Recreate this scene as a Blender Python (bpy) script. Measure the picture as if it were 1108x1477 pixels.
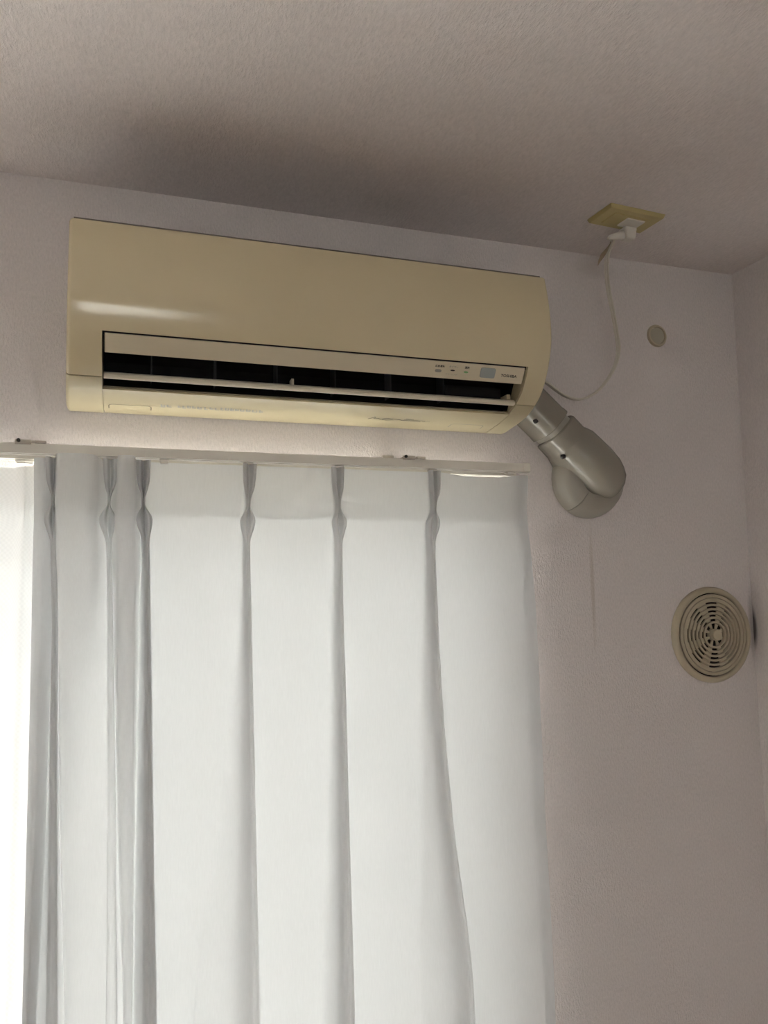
import bpy, bmesh, math, random
import numpy as np
from mathutils import Vector, Matrix

for o in list(bpy.data.objects): bpy.data.objects.remove(o, do_unlink=True)
S = bpy.context.scene
COL = S.collection
random.seed(4)

# ------------------------------------------------------------------ camera
CAM = np.array([0.0, -1.35, 1.702]); FPX = 1109.0; CX, CY = 554.0, 738.5
YAW, PITCH, ROLL = 0.32155, 0.09882, -0.01518
fw = np.array([math.sin(YAW)*math.cos(PITCH), math.cos(YAW)*math.cos(PITCH), math.sin(PITCH)])
r0 = np.cross(fw, [0, 0, 1]); r0 /= np.linalg.norm(r0); u0 = np.cross(r0, fw)
RT = math.cos(ROLL)*r0 + math.sin(ROLL)*u0
UP = -math.sin(ROLL)*r0 + math.cos(ROLL)*u0
cd = bpy.data.cameras.new('camera'); cam = bpy.data.objects.new('camera', cd); COL.objects.link(cam)
cam.matrix_world = Matrix(((RT[0], UP[0], -fw[0], CAM[0]), (RT[1], UP[1], -fw[1], CAM[1]),
                           (RT[2], UP[2], -fw[2], CAM[2]), (0, 0, 0, 1)))
cd.sensor_fit = 'VERTICAL'; cd.sensor_height = 36.0; cd.lens = FPX*36.0/1477.0
cd.clip_start = 0.02
S.camera = cam

def at(px, py, axis, val):
    """world point where the ray of a photo pixel meets the plane axis = val"""
    d = RT*((px-CX)/FPX) - UP*((py-CY)/FPX) + fw
    return CAM + d*((val-CAM[axis])/d[axis])

# ------------------------------------------------------------------ world and exposure
SKY = 7.5
w = bpy.data.worlds.new('overcast_sky'); S.world = w; w.use_nodes = True
bg = w.node_tree.nodes['Background']
bg.inputs[0].default_value = (0.97, 0.985, 1.0, 1); bg.inputs[1].default_value = SKY
S.view_settings.view_transform = 'Standard'; S.view_settings.look = 'None'
S.view_settings.gamma = 1.0; S.view_settings.use_curve_mapping = False
S.view_settings.exposure = 0.12

sl = bpy.data.lights.new('sun', 'SUN'); sl.energy = 45.0; sl.angle = math.radians(0.8); sl.color = (1.0, 0.975, 0.945)
so = bpy.data.objects.new('sun', sl); COL.objects.link(so)
so.rotation_euler = Vector((0.30, -0.50, -0.86)).to_track_quat('-Z', 'Y').to_euler()

# room extents (metres): back wall at y = 0
H = 2.4; XR = 1.292; XL = -2.1; YF = -4.4
W1 = (-1.15, 0.67, 0.04, 1.905)         # x0 x1 z0 z1 : sliding window behind the curtains
W2 = (-1.10, 0.33, 0.92, 1.58)         # window in the opposite wall
def portal(name, x0, x1, z0, z1, y, rx):
    l = bpy.data.lights.new(name, 'AREA'); l.shape = 'RECTANGLE'; l.size = x1-x0; l.size_y = z1-z0
    l.cycles.is_portal = True
    o = bpy.data.objects.new(name, l); COL.objects.link(o)
    o.location = ((x0+x1)/2, y, (z0+z1)/2); o.rotation_euler = (rx, 0, 0)
portal('window_portal', *W1, 0.16, -math.pi/2)
portal('window_portal', *W2, YF-0.16, math.pi/2)

# ------------------------------------------------------------------ helpers
def setprops(o, label=None, cat=None, group=None, kind=None):
    if label: o['label'] = label
    if cat: o['category'] = cat
    if group: o['group'] = group
    if kind: o['kind'] = kind
    return o
def thing(name, loc, label, cat, group=None):
    o = bpy.data.objects.new(name, None); COL.objects.link(o); o.location = loc
    o.empty_display_size = 0.05
    return setprops(o, label, cat, group)
def mesh_obj(name, verts, faces, mat, parent=None, smooth=False, autos=None):
    me = bpy.data.meshes.new(name); me.from_pydata([tuple(map(float, v)) for v in verts], [], faces)
    me.update()
    if mat: me.materials.append(mat)
    if smooth or autos is not None:
        for p in me.polygons: p.use_smooth = True
    if autos is not None:
        bm = bmesh.new(); bm.from_mesh(me)
        for e in bm.edges:
            if len(e.link_faces) == 2 and e.calc_face_angle(0) > autos: e.smooth = False
        bm.to_mesh(me); bm.free()
    o = bpy.data.objects.new(name, me); COL.objects.link(o)
    if parent is not None:
        o.parent = parent
        root = parent
        off = Vector((0, 0, 0))
        while root is not None:
            off += root.location; root = root.parent
        me.transform(Matrix.Translation(-off))       # vertices are given in world coordinates
    return o
def fixn(o):
    bm = bmesh.new(); bm.from_mesh(o.data); bmesh.ops.recalc_face_normals(bm, faces=bm.faces)
    bm.to_mesh(o.data); bm.free(); return o
class MB:
    def __init__(s): s.v = []; s.f = []
    def add(s, v, f):
        k = len(s.v); s.v += [tuple(q) for q in v]; s.f += [tuple(i+k for i in q) for q in f]; return s
    def box(s, x0, x1, y0, y1, z0, z1):
        v = [(x0,y0,z0),(x1,y0,z0),(x1,y1,z0),(x0,y1,z0),(x0,y0,z1),(x1,y0,z1),(x1,y1,z1),(x0,y1,z1)]
        return s.add(v, [(0,3,2,1),(4,5,6,7),(0,1,5,4),(1,2,6,5),(2,3,7,6),(3,0,4,7)])
    def tube(s, pts, r, n=8, cap=True):
        pts = [Vector(p) for p in pts]; rr = r if hasattr(r, '__len__') else [r]*len(pts)
        rings = []; up = Vector((0, 0, 1))
        t0 = (pts[1]-pts[0]).normalized()
        a = t0.orthogonal().normalized()
        for i, p in enumerate(pts):
            t = (pts[min(i+1, len(pts)-1)]-pts[max(i-1, 0)]).normalized()
            a = (a - t*a.dot(t)).normalized(); b = t.cross(a)
            rings.append([p+(a*math.cos(2*math.pi*k/n)+b*math.sin(2*math.pi*k/n))*rr[i] for k in range(n)])
        v = [q for g in rings for q in g]; f = []
        for i in range(len(rings)-1):
            for k in range(n):
                f.append((i*n+k, i*n+(k+1) % n, (i+1)*n+(k+1) % n, (i+1)*n+k))
        if cap: f.append(tuple(range(n-1, -1, -1))); f.append(tuple((len(rings)-1)*n+k for k in range(n)))
        return s.add(v, f)
    def extrude_x(s, poly, x0, x1):
        """closed polygon of (y, z) extruded along x"""
        n = len(poly)
        v = [(x0, y, z) for y, z in poly]+[(x1, y, z) for y, z in poly]
        f = [(i, (i+1) % n, n+(i+1) % n, n+i) for i in range(n)]
        f += [tuple(range(n-1, -1, -1)), tuple(range(n, 2*n))]
        return s.add(v, f)
    def lathe(s, prof, c, axis_y=-1, n=48, closed=False):
        """profile of (radius, out) turned about an axis along y at centre c; out>0 goes into the room"""
        v = []; f = []; m = len(prof)
        for k in range(n):
            a = 2*math.pi*k/n
            for r, h in prof: v.append((c[0]+r*math.cos(a), c[1]-h, c[2]+r*math.sin(a)))
        for k in range(n):
            for j in range(m-1):
                f.append((k*m+j, ((k+1) % n)*m+j, ((k+1) % n)*m+j+1, k*m+j+1))
            if closed: f.append((k*m+m-1, ((k+1) % n)*m+m-1, ((k+1) % n)*m, k*m))
        return s.add(v, f)
    def build(s, name, mat, parent=None, smooth=False, autos=None, bevel=0, fix=True):
        o = mesh_obj(name, s.v, s.f, mat, parent)
        if fix: fixn(o)
        if smooth or autos is not None:
            for p in o.data.polygons: p.use_smooth = True
        if autos is not None:
            bm = bmesh.new(); bm.from_mesh(o.data)
            for e in bm.edges:
                if len(e.link_faces) == 2 and e.calc_face_angle(0) > autos: e.smooth = False
            bm.to_mesh(o.data); bm.free()
        if bevel:
            md = o.modifiers.new('bevel', 'BEVEL'); md.width = bevel; md.segments = 2; md.limit_method = 'ANGLE'
        return o
def crom(P, n, closed=False):
    """Catmull-Rom through points, n samples for each span"""
    P = [np.array(p, float) for p in P]; out = []
    for i in range(len(P)-1):
        p0 = P[max(i-1, 0)]; p1 = P[i]; p2 = P[i+1]; p3 = P[min(i+2, len(P)-1)]
        for k in range(n):
            t = k/n
            out.append(0.5*((2*p1)+(-p0+p2)*t+(2*p0-5*p1+4*p2-p3)*t*t+(-p0+3*p1-3*p2+p3)*t**3))
    out.append(P[-1]); return out
def pchip(xs, ys, x):
    xs = np.array(xs, float); ys = np.array(ys, float)
    h = np.diff(xs); d = np.diff(ys)/h; m = np.zeros(len(xs))
    for i in range(1, len(xs)-1):
        if d[i-1]*d[i] > 0:
            w1 = 2*h[i]+h[i-1]; w2 = h[i]+2*h[i-1]; m[i] = (w1+w2)/(w1/d[i-1]+w2/d[i])
    m[0] = d[0]; m[-1] = d[-1]
    i = int(np.clip(np.searchsorted(xs, x)-1, 0, len(h)-1)); t = (x-xs[i])/h[i]; t = min(max(t, 0), 1)
    return ((1+2*t)*(1-t)**2*ys[i]+t*(1-t)**2*h[i]*m[i]+t*t*(3-2*t)*ys[i+1]+t*t*(t-1)*h[i]*m[i+1])

# ------------------------------------------------------------------ materials
def new_mat(name):
    m = bpy.data.materials.new(name); m.use_nodes = True
    nt = m.node_tree; return m, nt, nt.nodes['Principled BSDF'], nt.nodes, nt.links
def plain(name, col, rough=0.5, spec=0.5, noise=0.0, nscale=30, bump=0.0, metal=0.0):
    m, nt, b, N, L = new_mat(name)
    b.inputs['Base Color'].default_value = (*col, 1); b.inputs['Roughness'].default_value = rough
    b.inputs['Specular IOR Level'].default_value = spec; b.inputs['Metallic'].default_value = metal
    if noise or bump:
        tc = N.new('ShaderNodeTexCoord'); nz = N.new('ShaderNodeTexNoise')
        nz.inputs['Scale'].default_value = nscale; nz.inputs['Detail'].default_value = 4
        L.new(tc.outputs['Object'], nz.inputs['Vector'])
        if noise:
            mx = N.new('ShaderNodeMix'); mx.data_type = 'RGBA'
            mx.inputs[6].default_value = (*[c*(1-noise) for c in col], 1)
            mx.inputs[7].default_value = (*[min(1, c*(1+noise)) for c in col], 1)
            L.new(nz.outputs['Fac'], mx.inputs[0]); L.new(mx.outputs[2], b.inputs['Base Color'])
        if bump:
            bp = N.new('ShaderNodeBump'); bp.inputs['Strength'].default_value = bump; bp.inputs['Distance'].default_value = 0.001
            L.new(nz.outputs['Fac'], bp.inputs['Height']); L.new(bp.outputs['Normal'], b.inputs['Normal'])
    return m

def wallpaper(name, col, kind):
    """embossed vinyl wallpaper: fine ribs along one direction broken up by grain"""
    m, nt, b, N, L = new_mat(name)
    b.inputs['Roughness'].default_value = 0.75; b.inputs['Specular IOR Level'].default_value = 0.25
    tc = N.new('ShaderNodeTexCoord')
    mp = N.new('ShaderNodeMapping')
    sc = {'back': (320, 1, 150), 'side': (1, 320, 150), 'ceiling': (300, 100, 1)}[kind]
    mp.inputs['Scale'].default_value = sc
    L.new(tc.outputs['Object'], mp.inputs['Vector'])
    n1 = N.new('ShaderNodeTexNoise'); n1.inputs['Scale'].default_value = 1.0; n1.inputs['Detail'].default_value = 2.0
    L.new(mp.outputs[0], n1.inputs['Vector'])
    mp2 = N.new('ShaderNodeMapping'); mp2.inputs['Scale'].default_value = tuple(700 if s > 1 else 1 for s in sc)
    L.new(tc.outputs['Object'], mp2.inputs['Vector'])
    n2 = N.new('ShaderNodeTexNoise'); n2.inputs['Scale'].default_value = 1.0; n2.inputs['Detail'].default_value = 1.0
    L.new(mp2.outputs[0], n2.inputs['Vector'])
    ad = N.new('ShaderNodeMath'); ad.operation = 'MULTIPLY_ADD'; ad.inputs[1].default_value = 0.45
    L.new(n2.outputs['Fac'], ad.inputs[0]); L.new(n1.outputs['Fac'], ad.inputs[2])
    bp = N.new('ShaderNodeBump'); bp.inputs['Strength'].default_value = 0.75; bp.inputs['Distance'].default_value = 0.0016
    L.new(ad.outputs[0], bp.inputs['Height']); L.new(bp.outputs['Normal'], b.inputs['Normal'])
    # slight uneven ageing of the paper
    n3 = N.new('ShaderNodeTexNoise'); n3.inputs['Scale'].default_value = 2.5; n3.inputs['Detail'].default_value = 5
    L.new(tc.outputs['Object'], n3.inputs['Vector'])
    mx = N.new('ShaderNodeMix'); mx.data_type = 'RGBA'
    mx.inputs[6].default_value = (*[c*0.965 for c in col], 1); mx.inputs[7].default_value = (*[min(1, c*1.03) for c in col], 1)
    L.new(n3.outputs['Fac'], mx.inputs[0])
    gr = N.new('ShaderNodeMapRange'); gr.inputs['From Min'].default_value = 0.45; gr.inputs['From Max'].default_value = 0.95  # relief shading put into the colour: grooves darker, with settled dirt
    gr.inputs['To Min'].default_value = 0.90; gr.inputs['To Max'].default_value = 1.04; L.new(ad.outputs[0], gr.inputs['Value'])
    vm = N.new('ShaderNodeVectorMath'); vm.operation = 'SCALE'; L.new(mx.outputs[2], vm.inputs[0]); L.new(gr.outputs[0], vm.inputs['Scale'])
    colour = vm.outputs[0]
    def tint_spot(colour, ctr, rad, tint, amt, fall=1.6):
        """dark spot: ellipsoid falloff around a world point"""
        sp = N.new('ShaderNodeMapping'); sp.vector_type = 'TEXTURE'
        sp.inputs['Location'].default_value = ctr; sp.inputs['Scale'].default_value = rad
        L.new(tc.outputs['Object'], sp.inputs['Vector'])
        ln = N.new('ShaderNodeVectorMath'); ln.operation = 'LENGTH'; L.new(sp.outputs[0], ln.inputs[0])
        mr = N.new('ShaderNodeMapRange'); mr.interpolation_type = 'SMOOTHSTEP'
        mr.inputs['From Min'].default_value = 0.15; mr.inputs['From Max'].default_value = 1.0
        mr.inputs['To Min'].default_value = amt; mr.inputs['To Max'].default_value = 0.0
        L.new(ln.outputs['Value'], mr.inputs['Value'])
        mm = N.new('ShaderNodeMath'); mm.operation = 'MULTIPLY'
        nn = N.new('ShaderNodeMapRange'); nn.inputs['From Min'].default_value = 0.3; nn.inputs['From Max'].default_value = 0.65
        nn.inputs['To Min'].default_value = 0.45; L.new(n3.outputs['Fac'], nn.inputs['Value'])
        L.new(mr.outputs[0], mm.inputs[0]); L.new(nn.outputs[0], mm.inputs[1])
        m2 = N.new('ShaderNodeMix'); m2.data_type = 'RGBA'
        L.new(mm.outputs[0], m2.inputs[0]); L.new(colour, m2.inputs[6]); m2.inputs[7].default_value = (*tint, 1)
        return m2.outputs[2]
    if kind == 'back':
        colour = tint_spot(colour, (0.892, 0, 1.70), (0.007, 1, 0.17), (0.42, 0.33, 0.26), 0.5)     # rust run under the pipe cover
        colour = tint_spot(colour, (0.93, 0, 2.37), (0.07, 1, 0.03), (0.35, 0.30, 0.26), 0.35)      # smudge near the cord
        colour = tint_spot(colour, (1.288, 0, 1.61), (0.012, 1, 0.10), (0.10, 0.09, 0.085), 0.6)  # dark patch in the corner beside the vent
        colour = tint_spot(colour, (0.80, 0, 2.0), (0.16, 1, 0.16), (0.5, 0.44, 0.38), 0.25)  # broad darker tone around the pipe cover joint
    if kind == 'side':
        colour = tint_spot(colour, (XR, -0.001, 1.605), (1, 0.013, 0.058), (0.02, 0.02, 0.022), 1.6)  # dark spot beside the vent
        colour = tint_spot(colour, (XR, -0.01, 1.62), (1, 0.03, 0.13), (0.30, 0.27, 0.27), 0.5)
    L.new(colour, b.inputs['Base Color'])
    return m
PAPER = (0.72, 0.66, 0.645)
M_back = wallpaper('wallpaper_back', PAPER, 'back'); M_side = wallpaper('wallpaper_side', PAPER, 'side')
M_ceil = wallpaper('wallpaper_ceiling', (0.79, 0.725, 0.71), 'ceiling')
def wood_floor():
    m, nt, b, N, L = new_mat('wood_floor'); b.inputs['Roughness'].default_value = 0.4
    tc = N.new('ShaderNodeTexCoord'); mp = N.new('ShaderNodeMapping'); mp.inputs['Scale'].default_value = (12, 1, 1)
    nz = N.new('ShaderNodeTexNoise'); nz.inputs['Scale'].default_value = 3; nz.inputs['Detail'].default_value = 6
    cr = N.new('ShaderNodeValToRGB'); cr.color_ramp.elements[0].color = (0.14, 0.085, 0.045, 1); cr.color_ramp.elements[1].color = (0.24, 0.155, 0.085, 1)
    L.new(tc.outputs['Object'], mp.inputs[0]); L.new(mp.outputs[0], nz.inputs['Vector']); L.new(nz.outputs['Fac'], cr.inputs[0]); L.new(cr.outputs[0], b.inputs['Base Color'])
    return m
M_floor = wood_floor()
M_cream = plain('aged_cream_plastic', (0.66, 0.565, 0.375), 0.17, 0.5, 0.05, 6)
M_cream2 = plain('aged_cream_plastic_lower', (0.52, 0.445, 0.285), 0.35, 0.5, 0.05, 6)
M_strip = plain('cream_display_plastic', (0.66, 0.58, 0.43), 0.35, 0.5, 0.03, 8)
M_louver = plain('cream_louver_plastic', (0.68, 0.61, 0.47), 0.35, 0.5)
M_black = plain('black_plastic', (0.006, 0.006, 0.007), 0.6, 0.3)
M_dgrey = plain('dark_grey_plastic', (0.045, 0.045, 0.05), 0.5, 0.4, 0.3, 60)
M_tgrey = plain('grille_gap_grey', (0.16, 0.14, 0.12), 0.6, 0.3)
M_print = plain('dark_print', (0.05, 0.045, 0.04), 0.5, 0.3)
M_print2 = plain('grey_print', (0.30, 0.28, 0.25), 0.5, 0.3)
M_print3 = plain('brown_black_print', (0.13, 0.12, 0.10), 0.5, 0.3)
M_stick = plain('pale_grey_print', (0.36, 0.345, 0.32), 0.45, 0.4, 0.2, 90)
M_green = plain('green_lamp', (0.20, 0.42, 0.16), 0.3, 0.5)
M_recv = plain('grey_receiver', (0.36, 0.38, 0.37), 0.15, 0.5)
M_duct = plain('grey_beige_duct_plastic', (0.28, 0.253, 0.212), 0.24, 0.5, 0.06, 12)
M_duct2 = plain('grey_beige_flange_plastic', (0.32, 0.292, 0.248), 0.4, 0.4, 0.06, 12)
M_plate = plain('yellowed_plate_plastic', (0.52, 0.43, 0.20), 0.4, 0.4, 0.05, 20)
M_white = plain('white_plastic', (0.72, 0.68, 0.62), 0.4, 0.5)
M_cord = plain('white_cord_vinyl', (0.62, 0.57, 0.49), 0.45, 0.4)
M_tag = plain('brown_paper_tag', (0.34, 0.26, 0.18), 0.8, 0.2, 0.3, 80)
M_vent = plain('aged_ivory_plastic', (0.46, 0.395, 0.285), 0.4, 0.5, 0.06, 20)
M_ventd = plain('dark_slot', (0.035, 0.031, 0.028), 0.9, 0.1, 0.4, 120)
M_cap = plain('yellowed_cap_plastic', (0.50, 0.43, 0.31), 0.45, 0.4, 0.08, 60)
M_capd = plain('greyed_cap_disc', (0.40, 0.36, 0.28), 0.5, 0.3, 0.08, 60)
M_rail = plain('painted_aluminium', (0.78, 0.74, 0.66), 0.35, 0.5)
M_metal = plain('bracket_metal', (0.48, 0.43, 0.36), 0.4, 0.5, metal=0.3)
M_frame = plain('window_aluminium', (0.62, 0.62, 0.62), 0.4, 0.5, metal=0.5)

def cloth(name, col, trans, weave):
    m = bpy.data.materials.new(name); m.use_nodes = True; nt = m.node_tree; N = nt.nodes; L = nt.links
    for n in list(N): N.remove(n)
    out = N.new('ShaderNodeOutputMaterial'); df = N.new('ShaderNodeBsdfDiffuse'); tr = N.new('ShaderNodeBsdfTranslucent')
    mx = N.new('ShaderNodeMixShader'); mx.inputs[0].default_value = trans
    df.inputs['Color'].default_value = (*col, 1); tr.inputs['Color'].default_value = (*col, 1)
    tc = N.new('ShaderNodeTexCoord'); mp = N.new('ShaderNodeMapping'); mp.inputs['Scale'].default_value = (700, 700, 60)
    nz = N.new('ShaderNodeTexNoise'); nz.inputs['Scale'].default_value = 1; nz.inputs['Detail'].default_value = 2
    L.new(tc.outputs['Object'], mp.inputs[0]); L.new(mp.outputs[0], nz.inputs['Vector'])
    c2 = N.new('ShaderNodeMix'); c2.data_type = 'RGBA'; c2.inputs[6].default_value = (*[c*(1-weave) for c in col], 1); c2.inputs[7].default_value = (*[min(1, c*(1+weave)) for c in col], 1)
    L.new(nz.outputs['Fac'], c2.inputs[0]); L.new(c2.outputs[2], tr.inputs['Color']); L.new(c2.outputs[2], df.inputs['Color'])
    L.new(df.outputs[0], mx.inputs[1]); L.new(tr.outputs[0], mx.inputs[2]); L.new(mx.outputs[0], out.inputs[0])
    return m
M_drape = cloth('white_drape_cloth', (0.86, 0.865, 0.872), 0.70, 0.04)
M_tape = cloth('white_heading_tape', (0.89, 0.885, 0.87), 0.72, 0.02)
def lace(lo, hi, tl):
    m = bpy.data.materials.new('white_lace'); m.use_nodes = True; nt = m.node_tree; N = nt.nodes; L = nt.links
    for n in list(N): N.remove(n)
    out = N.new('ShaderNodeOutputMaterial'); df = N.new('ShaderNodeBsdfDiffuse'); tr = N.new('ShaderNodeBsdfTranslucent'); tp = N.new('ShaderNodeBsdfTransparent')
    c = (0.86, 0.85, 0.84, 1); df.inputs[0].default_value = c; tr.inputs[0].default_value = c
    a = N.new('ShaderNodeMixShader'); a.inputs[0].default_value = tl; L.new(df.outputs[0], a.inputs[1]); L.new(tr.outputs[0], a.inputs[2])
    # knitted diamond lattice: product of two diagonal waves
    tc = N.new('ShaderNodeTexCoord'); sx = N.new('ShaderNodeSeparateXYZ'); L.new(tc.outputs['UV'], sx.inputs[0])
    def M(op, a_, b_=None):
        n = N.new('ShaderNodeMath'); n.operation = op
        for i, q in enumerate((a_, b_)):
            if q is None: continue
            if isinstance(q, (int, float)): n.inputs[i].default_value = q
            else: L.new(q, n.inputs[i])
        return n.outputs[0]
    k = 2*math.pi/0.0078
    s1 = M('SINE', M('MULTIPLY', sx.outputs[0], k)); s2 = M('SINE', M('MULTIPLY', sx.outputs[1], k))
    pr = M('MULTIPLY', s1, s2)
    mr = N.new('ShaderNodeMapRange'); mr.inputs['From Min'].default_value = -0.45; mr.inputs['From Max'].default_value = 0.45
    mr.inputs['To Min'].default_value = lo; mr.inputs['To Max'].default_value = hi
    L.new(pr, mr.inputs[0])
    mx = N.new('ShaderNodeMixShader'); L.new(mr.outputs[0], mx.inputs[0]); L.new(tp.outputs[0], mx.inputs[1]); L.new(a.outputs[0], mx.inputs[2])
    L.new(mx.outputs[0], out.inputs[0]); return m
M_lace = lace(0.998, 0.955, 0.100); M_lace2 = lace(0.42, 0.25, 0.5)
def pane_mat():
    m = bpy.data.materials.new('window_glass'); m.use_nodes = True; nt = m.node_tree; N = nt.nodes; L = nt.links
    for n in list(N): N.remove(n)
    out = N.new('ShaderNodeOutputMaterial'); tp = N.new('ShaderNodeBsdfTransparent'); gl = N.new('ShaderNodeBsdfGlossy')
    tp.inputs[0].default_value = (0.93, 0.95, 0.94, 1); gl.inputs['Roughness'].default_value = 0.02
    mx = N.new('ShaderNodeMixShader'); mx.inputs[0].default_value = 0.05
    L.new(tp.outputs[0], mx.inputs[1]); L.new(gl.outputs[0], mx.inputs[2]); L.new(mx.outputs[0], out.inputs[0]); return m
M_glass = pane_mat()

# ------------------------------------------------------------------ the room
def struct(o): o['kind'] = 'structure'; return o
T = 0.15
def wall_with_hole(name, y0, y1, W, mat):
    b = MB()
    b.box(XL-T, W[0], y0, y1, 0, H); b.box(W[1], XR+T, y0, y1, 0, H)
    b.box(W[0], W[1], y0, y1, 0, W[2]); b.box(W[0], W[1], y0, y1, W[3], H)
    o = b.build(name, mat, fix=False); return struct(o)
wall_with_hole('wall_back', 0, T, W1, M_back)
wall_with_hole('wall_front', YF-T, YF, W2, M_back)
struct(MB().box(XR, XR+T, YF, 0, 0, H).build('wall_right', M_side))
struct(MB().box(XL-T, XL, YF, 0, 0, H).build('wall_left', M_side))
struct(MB().box(XL-T, XR+T, YF-T, T, -0.1, 0).build('floor', M_floor))
struct(MB().box(XL-T, XR+T, YF-T, T, H, H+0.1).build('ceiling', M_ceil))
# balcony slab and the ground outside, which throw daylight up
M_conc = plain('concrete', (0.55, 0.54, 0.52), 0.8, 0.2, 0.1, 4)
struct(MB().box(XL-2, XR+2, T+0.001, 1.35, -0.3, -0.06).build('balcony_floor', M_conc))
struct(MB().box(XL-2, XR+2, T+0.001, 1.35, H+0.2, H+0.4).build('sun_block_slab', M_conc))  # unseen slab added to keep direct sun off the upper window
struct(MB().box(-40, 40, 1.4, 60, -3.2, -3.0).build('ground_outside', M_conc))
struct(MB().box(-40, 40, -60, YF-0.6, -3.2, -3.0).build('ground_outside', M_conc))

struct(MB().box(-14, 14, -19, -15, -3.0, 7.0).build('added_sun_reflector', plain('white_render', (0.8, 0.79, 0.77), 0.8, 0.2, 0.05, 2)))  # unseen block added as a sunlit reflector for the rear window's highlight
def window(name, W, y, n=2):
    x0, x1, z0, z1 = W; f = 0.025
    b = MB(); b.box(x0, x1, y-0.04, y+0.04, z0, z0+f); b.box(x0, x1, y-0.04, y+0.04, z1-f, z1)
    b.box(x0, x0+f, y-0.04, y+0.04, z0+f, z1-f); b.box(x1-f, x1, y-0.04, y+0.04, z0+f, z1-f)
    root = struct(b.build(name, M_frame))
    a0 = x0+f; a1 = x1-f; wd = (a1-a0)/n
    for i in range(n):
        s0 = a0+i*wd-(0.02 if i else 0); s1 = a0+(i+1)*wd+(0.02 if i < n-1 else 0); yy = y-0.018+0.036*(i % 2); g = 0.03
        b = MB(); q0, q1 = z0+f, z1-f
        b.box(s0, s1, yy-0.012, yy+0.012, q0, q0+g); b.box(s0, s1, yy-0.012, yy+0.012, q1-g, q1)
        b.box(s0, s0+g, yy-0.012, yy+0.012, q0+g, q1-g); b.box(s1-g, s1, yy-0.012, yy+0.012, q0+g, q1-g)
        sash = b.build('sash', M_frame, root)
        MB().box(s0+g, s1-g, yy-0.002, yy+0.002, q0+g, q1-g).build('pane', M_glass, sash)
window('window_1', W1, 0.09)
window('window_2', W2, YF-0.09)

# ------------------------------------------------------------------ air conditioner
AX0, AX1 = -0.0896, 0.7004
KEY = [(-0.1835, 2.25), (-0.195, 2.2), (-0.2, 2.144), (-0.194, 2.108), (-0.177, 2.069), (-0.151, 2.038), (-0.111, 2.017), (-0.071, 2.008), (-0.03, 2.003)]
PROF = [tuple(p) for p in crom(KEY, 14)]
def prof_split(z):
    """profile point at height z"""
    for (y0, z0), (y1, z1) in zip(PROF[:-1], PROF[1:]):
        if z0 >= z >= z1: t = (z0-z)/(z0-z1); return (y0+(y1-y0)*t, z)
def prof_y(y):
    """lower profile point at depth y (below the nose)"""
    for (y0, z0), (y1, z1) in list(zip(PROF[:-1], PROF[1:]))[::-1]:
        if y0 <= y <= y1: t = (y-y0)/(y1-y0); return (y, z0+(z1-z0)*t)
def prof_part(za, zb, step=1):
    a = prof_split(za); b = prof_split(zb)
    return [a]+[p for p in PROF if za-1e-5 > p[1] > zb+1e-5][::step]+[b]
def offset(poly, d):
    """shift an open (y,z) polyline along its outward (room side) normal by d"""
    out = []
    for i, p in enumerate(poly):
        a = poly[max(i-1, 0)]; b = poly[min(i+1, len(poly)-1)]
        ty, tz = b[0]-a[0], b[1]-a[1]; l = math.hypot(ty, tz); out.append((p[0]+tz/l*d, p[1]-ty/l*d))
    return out
assert offset([(-.2, 2.2), (-.2, 2.1)], .01)[0][0] < -.2
ac = thing('air_conditioner', (0.305, -0.1, 2.0), 'cream wall-mounted air conditioner with open louver above the curtain rail', 'air conditioner')
def flare(x, y):
    """the left end of the case widens towards the wall"""
    return 0.0105*min(1, max(0, (y+0.2)/0.17))*min(1, max(0, (-0.06-x)/0.024))
def shell(polys, thick):
    """list of (polyline, [(x, inset), ...]) -> shell of given thickness as one mesh builder"""
    mb = MB()
    for poly, cols in polys:
        for side in (0, 1):
            v = []; n = len(poly)
            for x, ins in cols:
                for (y, z) in offset(poly, -ins-(thick if side else 0)): v.append((x-flare(x, y), y, z))
            f = []
            for c in range(len(cols)-1):
                for i in range(n-1): f.append((c*n+i, c*n+i+1, (c+1)*n+i+1, (c+1)*n+i))
            if side == 0: front = v; ff = f
            else:
                k = len(front); back = v; m = len(cols)
                allf = ff+[tuple(q+k for q in t[::-1]) for t in f]
                for c in range(m-1):
                    allf.append((c*n, (c+1)*n, k+(c+1)*n, k+c*n)); allf.append((c*n+n-1, k+c*n+n-1, k+(c+1)*n+n-1, (c+1)*n+n-1))
                for i in range(n-1):
                    allf.append((i, k+i, k+i+1, i+1)); e = (m-1)*n; allf.append((e+i, e+i+1, k+e+i+1, k+e+i))
                mb.add(front+back, allf)
    return mb
SX0, SX1 = -0.0425, 0.6585          # slot ends
ZT, ZS, ZL = 2.0835, 2.0275, 2.0155 # slot top, seam, lip
def lcols(a, b, n=1): return [(a, 0.006), (a+0.0008, 0.0035), (a+0.002, 0.0016), (a+0.004, 0.0004), (a+0.006, 0)]+[(a+0.006+(b-a-0.006)*k/n, 0) for k in range(1, n+1)]
def rcols(a, b): return [(a, 0), (b-0.006, 0), (b-0.004, 0.0004), (b-0.002, 0.0016), (b-0.0008, 0.0035), (b, 0.006)]
full = lcols(AX0, SX0)+rcols(SX1, AX1)
top_edge = [(-0.1735, 2.2525), (-0.178, 2.2518)]+[(-0.1818, 2.2505)]
panel = shell([(top_edge+prof_part(2.249, ZT), full), (prof_part(ZT, ZS+0.0006), lcols(AX0, SX0)), (prof_part(ZT, ZS+0.0006), rcols(SX1, AX1))], 0.003)
panel.build('front_panel', M_cream, ac, autos=math.radians(40))
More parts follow.
